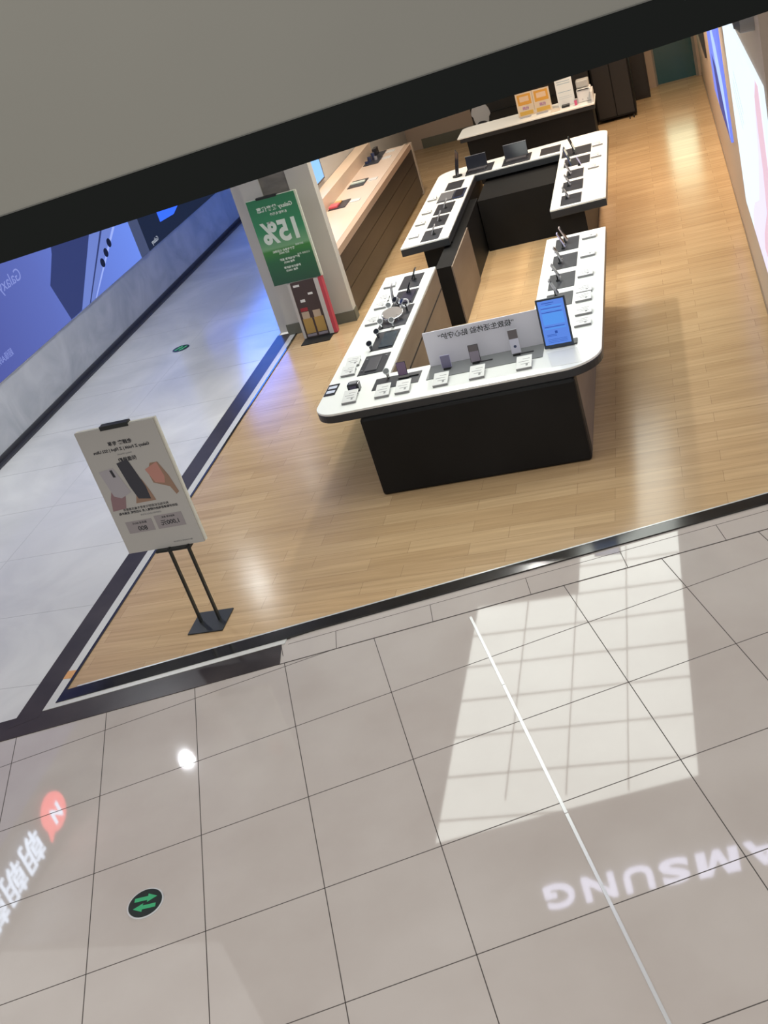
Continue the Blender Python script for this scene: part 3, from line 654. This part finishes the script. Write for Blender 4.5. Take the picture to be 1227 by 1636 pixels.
def gtxt(s, size, x, z, b=0, sxx=1): text('lettering', s, size, (x, 14.588, z), (-1, 0, 0), (0, 0, 1), WI, gp, ext=.0005, bold=b, sx=sxx)
gtxt('Galaxy 教育优惠', .075, -5.20, 1.915, .002); gtxt('新学期 新装备', .04, -5.17, 1.83, .001)
gtxt('15%', .40, -5.205, 1.57, .014, .86); gtxt('最高', .03, -5.35, 1.725, .001)
gtxt('教育专享价 以旧换新', .036, -5.27, 1.32, .001); gtxt('立减 500元', .032, -5.27, 1.285, .001); gtxt('限时特惠', .03, -5.02, 1.355)
gtxt('购平板电脑享 直降', .036, -5.22, 1.19, .001); gtxt('以旧换新 再减', .03, -5.0, 1.22); gtxt('最高 800元', .034, -5.24, 1.145, .001)
gtxt('购笔记本电脑享', .036, -5.22, 1.07, .001); gtxt('最高 1000元', .034, -5.24, 1.025, .001)
# magazine rack below the green poster
t = thing('leaflet_rack', (-5.1, 14.55, 0), 'white and red sided leaflet stand with dark pictures under the green poster', 'leaflet rack')
Mr = Matrix.Translation((0, 14.54, 0)) @ Matrix.Rotation(R(-3), 4, 'X')
MB().box(-5.38, -5.345, -.01, .03, .02, .84, Mr).obj('side_rail', mat('rack_white', (.45, .43, .42), .5), t)
MB().box(-4.985, -4.92, -.01, .03, .02, .84, Mr).obj('side_rail', mat('rack_white', (.45, .43, .42), .5), t)
MB().box(-4.92, -4.87, -.01, .10, .02, .84, Mr).obj('red_side', mat('rack_red', (.42, .045, .07), .45), t)
MB().box(-5.345, -4.985, .005, .02, .02, .84, Mr).obj('back_sheet', mat('rack_dark', (.05, .03, .03), .45), t)
pr_ = MB()
for x0, x1 in ((-5.32, -5.18), (-5.15, -5.01)):
    MB().box(x0, x1, .002, .005, .08, .30, Mr).obj('yellow_picture', mat('rack_yellow', (.38, .24, .07), .5), t)
    MB().box(x0+.01, x1-.02, .002, .005, .30, .40, Mr).obj('cream_picture', mat('rack_cream', (.42, .33, .25), .5), t)
    MB().box(x0, x1, .002, .005, .035, .07, Mr).obj('caption', mat('rack_grey', (.26, .23, .26), .5), t)
MB().box(-5.31, -5.20, .002, .005, .41, .46, Mr).obj('red_picture', mat('rack_redpic', (.28, .02, .03), .5), t)
MB().box(-5.27, -5.20, .002, .005, .54, .58, Mr).box(-5.13, -5.06, .002, .005, .63, .66, Mr).box(-5.31, -5.22, .002, .005, .77, .80, Mr).obj('white_mark', CARD, t)
MB().box(-5.38, -4.94, 14.30, 14.62, .001, .012, bev=.002).obj('foot_plate', METAL, t)

# ------------------------------------------------------------------ left long cabinet
t = thing('long_display_cabinet', (-5.3, 18.6, 0), 'long pale wood topped display cabinet with dark drawer front along the left', 'display cabinet')
PW = vary(mat('pale_top', (.66, .52, .42), .3), (.62, .48, .38), (.70, .58, .49), nscale=1, scale=(1, .3, 1))
MB().box(-5.73, -4.805, 15.12, 21.75, .97, 1.0).obj('worktop', PW, t)
MB().box(-4.80, -4.70, 15.12, 21.80, .90, 1.0).obj('front_rim', mat('rim_wood', (.46, .33, .24), .4), t)
DW = vary(mat('dark_wood_front', (.06, .045, .04), .35), (.026, .019, .017), (.05, .038, .033), nscale=1.5, scale=(1, .3, 3))
MB().box(-5.72, -4.71, 15.14, 21.74, .05, .90).obj('body', mat('cab_body', (.04, .03, .03), .6), t)
for z0, z1 in ((.66, .895), (.40, .65), (.05, .39)):
    MB().box(-4.712, -4.70, 15.16, 21.72, z0, z1).obj('drawer_front', DW, t)
MB().box(-4.85, -4.685, 21.74, 21.84, 0, 1.0).obj('end_post', mat('end_post_wood', (.46, .38, .30), .45), t)
MB().box(-5.73, -5.47, 15.2, 21.74, 1.0, 1.22).obj('rear_ledge', mat('ledge_beige', (.68, .52, .38), .4), t)
t = thing('side_display_screen', (-5.7, 18.6, 1.3), 'small bright sky blue screen on the ledge behind the left cabinet', 'screen')
MB().box(-5.735, -5.71, 17.0, 19.0, 1.30, 2.2).obj('frame', BKP, t)
MB().box(-5.71, -5.705, 17.05, 18.95, 1.33, 2.17).obj('panel', emis('screen_sky', (.28, .55, 1), 1.1), t)
IT = [(-5.31, 18.0, 'flat red and orange gadget on the left cabinet, nearest the pillar', 'red'), (-5.26, 19.31, 'dark gadget with a pale bar on the left cabinet, second from the pillar', 'white'),
      (-5.30, 20.92, 'cluster of small dark gadgets on the left cabinet, third from the pillar', 'clu'), (-5.32, 22.1-.7, 'black gadget on the left cabinet, farthest from the pillar', 'blk')]
for x, y, lab, k in IT:
    if k == 'blk': y = 21.45
    t = thing('display_gadget', (x, y, 1.0), lab, 'gadget', 'gadgets on the left cabinet')
    MB().box(x-.14, x+.16, y-.28, y+.22, 1.0005, 1.012, bev=.003).obj('pad', MATG, t)
    if k == 'red':
        MB().box(x-.13, x+.02, y-.24, y-.02, 1.012, 1.05, bev=.008).obj('body', mat('gadget_red', (.65, .10, .12), .4), t)
        MB().box(x-.10, x+.02, y+.0, y+.15, 1.012, 1.04, bev=.008).obj('tip', mat('gadget_orange', (.75, .35, .1), .4), t)
    elif k == 'white':
        MB().box(x-.12, x+.14, y-.08, y+.03, 1.012, 1.035, bev=.005).obj('bar', mat('gadget_mint', (.55, .62, .55), .4), t)
    elif k == 'clu':
        for dx, dy, hh in ((-.05, 0, .09), (.06, .05, .06), (.0, .13, .12), (-.09, -.12, .04)):
            MB().cyl((x+dx, y+dy, 1.012), (x+dx, y+dy, 1.012+hh), .035, n=14).obj('item', GR if dx > 0 else NAV, t)
    else:
        MB().box(x-.05, x+.03, y-.1, y+.12, 1.012, 1.14, bev=.006).obj('body', BKP, t)
    MB().box(x+.19, x+.36, y-.06, y+.10, 1.0, 1.012).obj('card', CARD, t)

# ------------------------------------------------------------------ big blue lightbox of the shop across the corridor
BX = -9.235
t = thing('blue_lightbox', (BX, 15.5, .9), 'huge glowing blue lightbox with a dark phone picture on the left wall', 'lightbox')
def lp(pts, m, nm, d_=0.0): return MB().poly([(BX+.002+d_, y, z) for y, z in pts]).obj(nm, m, t)
MB().box(BX-.05, BX, 6, 18.35, .88, 3.62).obj('panel', None or emis('lb_blue', (.115, .165, .62), .85), t)
nt = MC['lb_blue'].node_tree; b = nt.nodes['Principled BSDF']; tc = nt.nodes.new('ShaderNodeTexCoord'); sx_ = nt.nodes.new('ShaderNodeSeparateXYZ'); rp_ = nt.nodes.new('ShaderNodeValToRGB')
nt.links.new(tc.outputs['Generated'], sx_.inputs[0]); nt.links.new(sx_.outputs[1], rp_.inputs[0]); nt.links.new(rp_.outputs[0], b.inputs['Emission Color'])
e = rp_.color_ramp.elements; e[0].position = .5; e[0].color = (.075, .09, .34, 1); e[1].position = 1; e[1].color = (.17, .29, .92, 1)
q_ = e.new(.72); q_.color = (.12, .165, .53, 1)
MB().box(BX-.05, BX+.01, 18.35, 18.72, .88, 3.62).obj('frame_edge', emis('lb_edge', (.07, .09, .18), .8), t)
lp([(15.75, 2.2), (15.54, 1.88), (15.13, 1.51), (15.17, 1.36), (15.30, .885), (15.70, .885), (16.9, 1.8), (17.2, 2.2)], emis('lb_navy', (.035, .05, .17), .85), 'phone_shadow')
lp([(15.70, .885), (16.20, .885), (17.9, 1.75), (18.4, 2.2), (17.3, 2.2), (16.9, 1.8)], emis('lb_phone', (.16, .23, .62), .9), 'phone_back', .003)
lp([(16.0, .885), (16.05, .885), (17.7, 1.95), (17.6, 1.95)], emis('lb_navy', (.035, .05, .17), .85), 'phone_edge_line', .005)
lp([(16.24, .885), (16.30, .885), (17.8, 1.62), (17.75, 1.66)], emis('lb_light', (.35, .45, .95), .9), 'phone_rim', .005)
for y, z in ((17.39, 1.47), (17.16, 1.37), (16.92, 1.27)):
    MB().cyl((BX+.008, y, z), (BX+.012, y, z), .075, n=24).obj('camera_lens', emis('lb_lens', (.01, .015, .05), .6), t)
text('lettering', 'Galaxy A', .25, (BX+.006, 14.05, 1.93), (0, -1, 0), (0, 0, 1), emis('lb_text', (.24, .29, .68), .9), t, ext=.001)
text('lettering', '超级AI体验', .12, (BX+.006, 13.2, 1.11), (0, -1, 0), (0, 0, 1), emis('lb_text', (.24, .29, .68), .9), t, ext=.001)
t = thing('dark_lightbox', (BX, 20.5, .9), 'dark navy lightbox beyond the blue one with a bright blue glow', 'lightbox')
MB().box(BX-.05, BX, 18.74, 27.4, .88, 3.62).obj('panel', emis('lb_dark', (.012, .018, .04), .9), t)
MB().poly([(BX+.003, 19.6, 1.17), (BX+.003, 20.3, 1.12), (BX+.003, 21.3, 1.38), (BX+.003, 21.5, 1.75), (BX+.003, 20.0, 1.75), (BX+.003, 19.6, 1.6)]).obj('blue_mark', emis('lb_mark', (.03, .11, .85), 1.4), t)
MB().poly([(BX+.003, 21.2, 1.85), (BX+.003, 26.8, 1.6), (BX+.003, 27.0, 3.55), (BX+.003, 20.2, 3.55)]).obj('added_blue_glow', emis('lb_glow', (.05, .20, .95), 4.5), t)  # hidden glowing area added to tint the plinth and corridor floor blue
text('lettering', 'Galaxy', .12, (BX+.006, 19.1, .97), (0, -1, 0), (0, 0, 1), emis('lb_white', (.5, .55, .65), .8), t, ext=.001)

# ------------------------------------------------------------------ right wall lightboxes
def RWp(y, z, d_=0): return (rw(y)-.03-d_, y, z)
t = thing('white_lightbox', (rw(12), 12, 1), 'large glowing white lightbox with a pink figure on the right wall', 'lightbox')
def rpoly(pts, m, nm, d_=0.0, par=None): return MB().poly([RWp(y, z, d_) for y, z in pts]).obj(nm, m, par or t)
def rbox(y0, y1, z0, z1, m, nm, th_=.03, par=None):
    return MB().prism([(rw(y0)-th_, y0), (rw(y1)-th_, y1), (rw(y1), y1), (rw(y0), y0)], z0, z1).obj(nm, m, par or t)
rbox(8.6, 13.0, 1.0, 3.08, emis('rw_white', (.74, .87, 1), 1.1), 'panel')
rpoly([(8.7, 3.07), (9.0, 3.07), (9.4, 2.75), (9.7, 2.3), (10.4, 1.75), (11.2, 1.5), (11.8, 1.2), (11.9, 1.01), (8.7, 1.01)], emis('rw_lilac', (.80, .76, 1), 1.0), 'lilac_shade', .002)
rpoly([(8.7, 3.07), (8.9, 3.07), (9.2, 2.9), (9.3, 2.6), (9.3, 2.3), (9.5, 1.9), (10.2, 1.5), (10.4, 1.3), (8.7, 1.2)], emis('rw_pink', (.80, .55, .66), .95), 'pink_figure', .004)
for (y0, z0, y1, z1) in ((11.95, 2.62, 11.1, 2.38), (12.2, 2.5, 11.25, 2.25), (12.4, 2.4, 11.5, 2.15)):
    rpoly([(y0, z0), (y1, z1), (y1, z1-.02), (y0, z0-.02)], emis('rw_line', (.35, .50, .70), .9), 'text_line', .003)
t = thing('blue_wall_screen', (rw(17.5), 17.5, 1), 'glowing blue lightbox on the right wall beyond the white one', 'lightbox')
rbox(14.85, 18.3, 1.22, 2.75, emis('rwb', (.20, .27, .95), .95), 'panel')
rpoly([(14.87, 1.26), (14.95, 1.9), (15.6, 2.3), (17.2, 2.6), (16.4, 1.9)], emis('rwb_light', (.45, .62, 1), 1), 'light_ray', .003)
rpoly([(14.9, 1.24), (17.0, 1.24), (17.4, 1.9), (16.4, 1.88)], emis('rwb_dark', (.06, .07, .30), .9), 'dark_shape', .004)
t = thing('dark_wall_poster', (rw(22), 22, 1), 'narrow dark poster panel far back on the right wall', 'poster')
rbox(20.9, 23.6, 1.25, 2.6, mat('dark_poster', (.03, .03, .035), .3), 'panel')
t = thing('security_camera', (.64, 8.8, 3.50), 'grey dome camera on the right wall above the white lightbox', 'camera')
MB().cyl((.72, 8.8, 3.50), (.60, 8.8, 3.50), .07, .065, 24).obj('housing', mat('dome_grey', (.30, .29, .28), .4), t)
MB().cyl((.60, 8.8, 3.50), (.56, 8.8, 3.50), .06, .02, 24).obj('dome', mat('dome_glass', (.12, .12, .12), .15), t)

# ------------------------------------------------------------------ back of the shop
struct(MB().box(-.02, .83, 26.48, 26.5, 0, 2.3).obj('door_1', mat('green_reflection_glass', (.007, .016, .014), .08, emit=(.02, .06, .05), es=.2)))  # green reflection in the glass put into its colour and emission
struct(MB().box(-.09, -.01, 26.36, 26.45, 0, 2.35).box(.80, .88, 26.36, 26.45, 0, 2.35).obj('trim_10', mat('door_frame_grey', (.25, .23, .20), .5)))
t = thing('green_lit_panel', (.35, 26.43, .9), 'pale green lit panel over the far glass door, mirrored on the floor', 'sign')
MB().box(.0, .62, 26.40, 26.44, 1.05, 2.2).obj('panel', emis('pale_green', (.55, .75, .55), 2.1), t)  # unseen glowing panel added for the pale green glow on the floor
t = thing('back_cabinet', (-.9, 24.2, 0), 'black cabinet with short legs beside the service counter', 'cabinet')
MB().box(-1.28, -.50, 23.9, 24.7, .06, 1.5, bev=.01).obj('body', BLK, t)
MB().box(-1.24, -.90, 23.885, 23.9, .1, 1.42).obj('door', mat('cab_door', (.02, .018, .017), .4), t)
MB().box(-.88, -.54, 23.885, 23.9, .1, 1.42).obj('door', mat('cab_door', (.02, .018, .017), .4), t)
MB().box(-.66, -.64, 23.75, 23.92, .0, .03).box(-.58, -.56, 23.8, 23.92, 0, .06).obj('leg', METAL, t)
t = thing('tall_black_unit', (-.35, 26, 0), 'tall black storage unit left of the far glass door', 'cabinet')
MB().box(-.95, -.20, 25.4, 26.28, 0, 2.2, bev=.01).obj('body', mat('unit_black', (.02, .017, .016), .5), t)
MB().box(-.90, -.25, 25.385, 25.4, .08, 2.1).obj('door', mat('cab_door', (.02, .018, .017), .4), t)
t = thing('black_back_panel', (-2.2, 23.6, 0), 'long black storage wall behind the service counter', 'storage wall')
MB().box(-3.72, -1.30, 23.6, 24.3, 0, 2.6).obj('body', mat('panel_black', (.018, .017, .015), .5), t)
MB().box(-3.72, -1.30, 23.58, 23.6, .85, .87).obj('shelf_edge', METAL, t)
t = thing('office_chair', (-3.42, 22.7, 0), 'white backed office chair behind the service counter left end', 'chair')
ch = MB(); Mc = Matrix(((1, 0, 0, -3.40), (0, 0, -1, 22.75), (0, 1, 0, .98), (0, 0, 0, 1)))
pts = [(.19*math.cos(2*math.pi*i/32)*(1 if i < 16 else .8), .26*math.sin(2*math.pi*i/32)) for i in range(32)]
ch.prism(pts, -.015, .015, Mc); ch.obj('backrest', mat('chair_white', (.42, .42, .42), .5), t)
MB().prism([(.10*math.cos(2*math.pi*i/24), -.14+.045*math.sin(2*math.pi*i/24)) for i in range(24)], .0155, .019, Mc).obj('handle_hole', INKB, t)
MB().box(-3.62, -3.18, 22.75, 23.15, .46, .52, bev=.02).obj('seat', BLK, t)
MB().cyl((-3.4, 22.95, .08), (-3.4, 22.95, .46), .03).obj('post', METAL, t)
for i in range(5):
    a_ = 2*math.pi*i/5; MB().cyl((-3.4, 22.95, .09), (-3.4+.26*math.cos(a_), 22.95+.26*math.sin(a_), .04), .02, .014, 10).cyl((-3.4+.26*math.cos(a_), 22.95+.26*math.sin(a_)-.01, .03), (-3.4+.26*math.cos(a_), 22.95+.26*math.sin(a_)+.01, .03), .03, n=12).obj('leg', METAL, t)
MB().box(-3.42, -3.38, 22.74, 22.80, .5, .8).obj('back_bar', METAL, t)
# things on the service counter
def tent(x0, x1, y, z1, nm, lab, m):
    t = thing(nm, ((x0+x1)/2, y, .95), lab, 'counter sign')
    M = Matrix.Translation((0, y, .955)) @ Matrix.Rotation(R(-6), 4, 'X')
    p = MB().box(x0, x1, 0, .01, 0, z1-.955, M).obj('board', m, t)
    return t, p, M
CRM = mat('sign_cream', (.62, .50, .36), .5); ORG = mat('sign_orange', (.62, .30, .04), .5); ORG2 = mat('sign_yellow', (.60, .36, .06), .5)
for x0, x1, lab in ((-2.55, -2.24, 'orange and cream offer sign on the service counter, left of the pair'), (-2.235, -1.92, 'orange and cream offer sign on the service counter, right of the pair')):
    t, p, M = tent(x0, x1, 21.62, 1.37, 'offer_sign', lab, CRM)
    MB().box(x0+.03, x1-.03, -.001, 0, .20, .39, M).obj('orange_field', ORG, p)
    MB().box(x0+.07, x1-.07, -.002, -.001, .26, .35, M).obj('pale_field', mat('sign_pale', (.66, .46, .30), .5), p)
    MB().box(x0+.03, x1-.03, -.001, 0, .02, .09, M).obj('yellow_field', ORG2, p)
    text('lettering', '优惠', .06, ((x0+x1)/2, 21.62+.012, 1.09), (-1, 0, 0), (0, .1, 1), mat('sign_mauve', (.42, .22, .34), .5), p, ext=.001, bold=.002)
    MB().box(x0+.02, x1-.08, 21.50, 21.66, .951, .962).obj('foot', mat('foot_grey', (.35, .36, .40), .4), t)
t, p, M = tent(-1.80, -1.49, 21.62, 1.44, 'price_list_sign', 'white printed sign in a black holder on the service counter', mat('sheet_white', (.66, .68, .67), .4))
mb = MB()
for z, h in ((.42, .012), (.38, .012), (.24, .010), (.16, .004), (.13, .004)): mb.box(-1.77, -1.53, -.001, 0, z, z+h, M)
mb.obj('print', mat('print_blue_grey', (.28, .38, .45), .5), p)
MB().box(-1.74, -1.60, 21.48, 21.66, .951, .985, bev=.003).obj('holder', METAL, t)
t = thing('receipt_printer', (-1.30, 21.65, .95), 'white box shaped printer at the right end of the service counter', 'printer')
MB().box(-1.44, -1.18, 21.55, 21.85, .951, 1.18, bev=.02).obj('body', CARD, t)
MB().box(-1.43, -1.20, 21.62, 21.85, 1.19, 1.32, bev=.02).obj('lid', mat('printer_grey', (.42, .42, .40), .3), t)
MB().box(-1.42, -1.21, 21.54, 21.552, 1.16, 1.175).obj('slot', INKB, t)
MB().cyl((-1.35, 21.548, 1.0), (-1.35, 21.552, 1.0), .012).cyl((-1.26, 21.548, 1.0), (-1.26, 21.552, 1.0), .012).obj('button', GR, t)
t = thing('paper_box', (-1.20, 21.35, .95), 'small white open box in front of the printer', 'box')
MB().box(-1.19, -1.15, 21.28, 21.8, .951, 1.14).obj('body', CARD, t)
t = thing('red_card_holder', (-1.45, 21.45, .95), 'tiny red and white card holder between sign and printer', 'card holder')
MB().box(-1.50, -1.455, 21.42, 21.5, .951, 1.03).obj('body', mat('holder_pink', (.55, .08, .18), .4), t)
t = thing('paper_stack', (-1.82, 21.4, .95), 'stack of cream papers before the white printed sign', 'papers')
MB().box(-1.93, -1.77, 21.32, 21.5, .951, .975).obj('sheets', mat('paper_cream', (.70, .62, .52), .5), t)
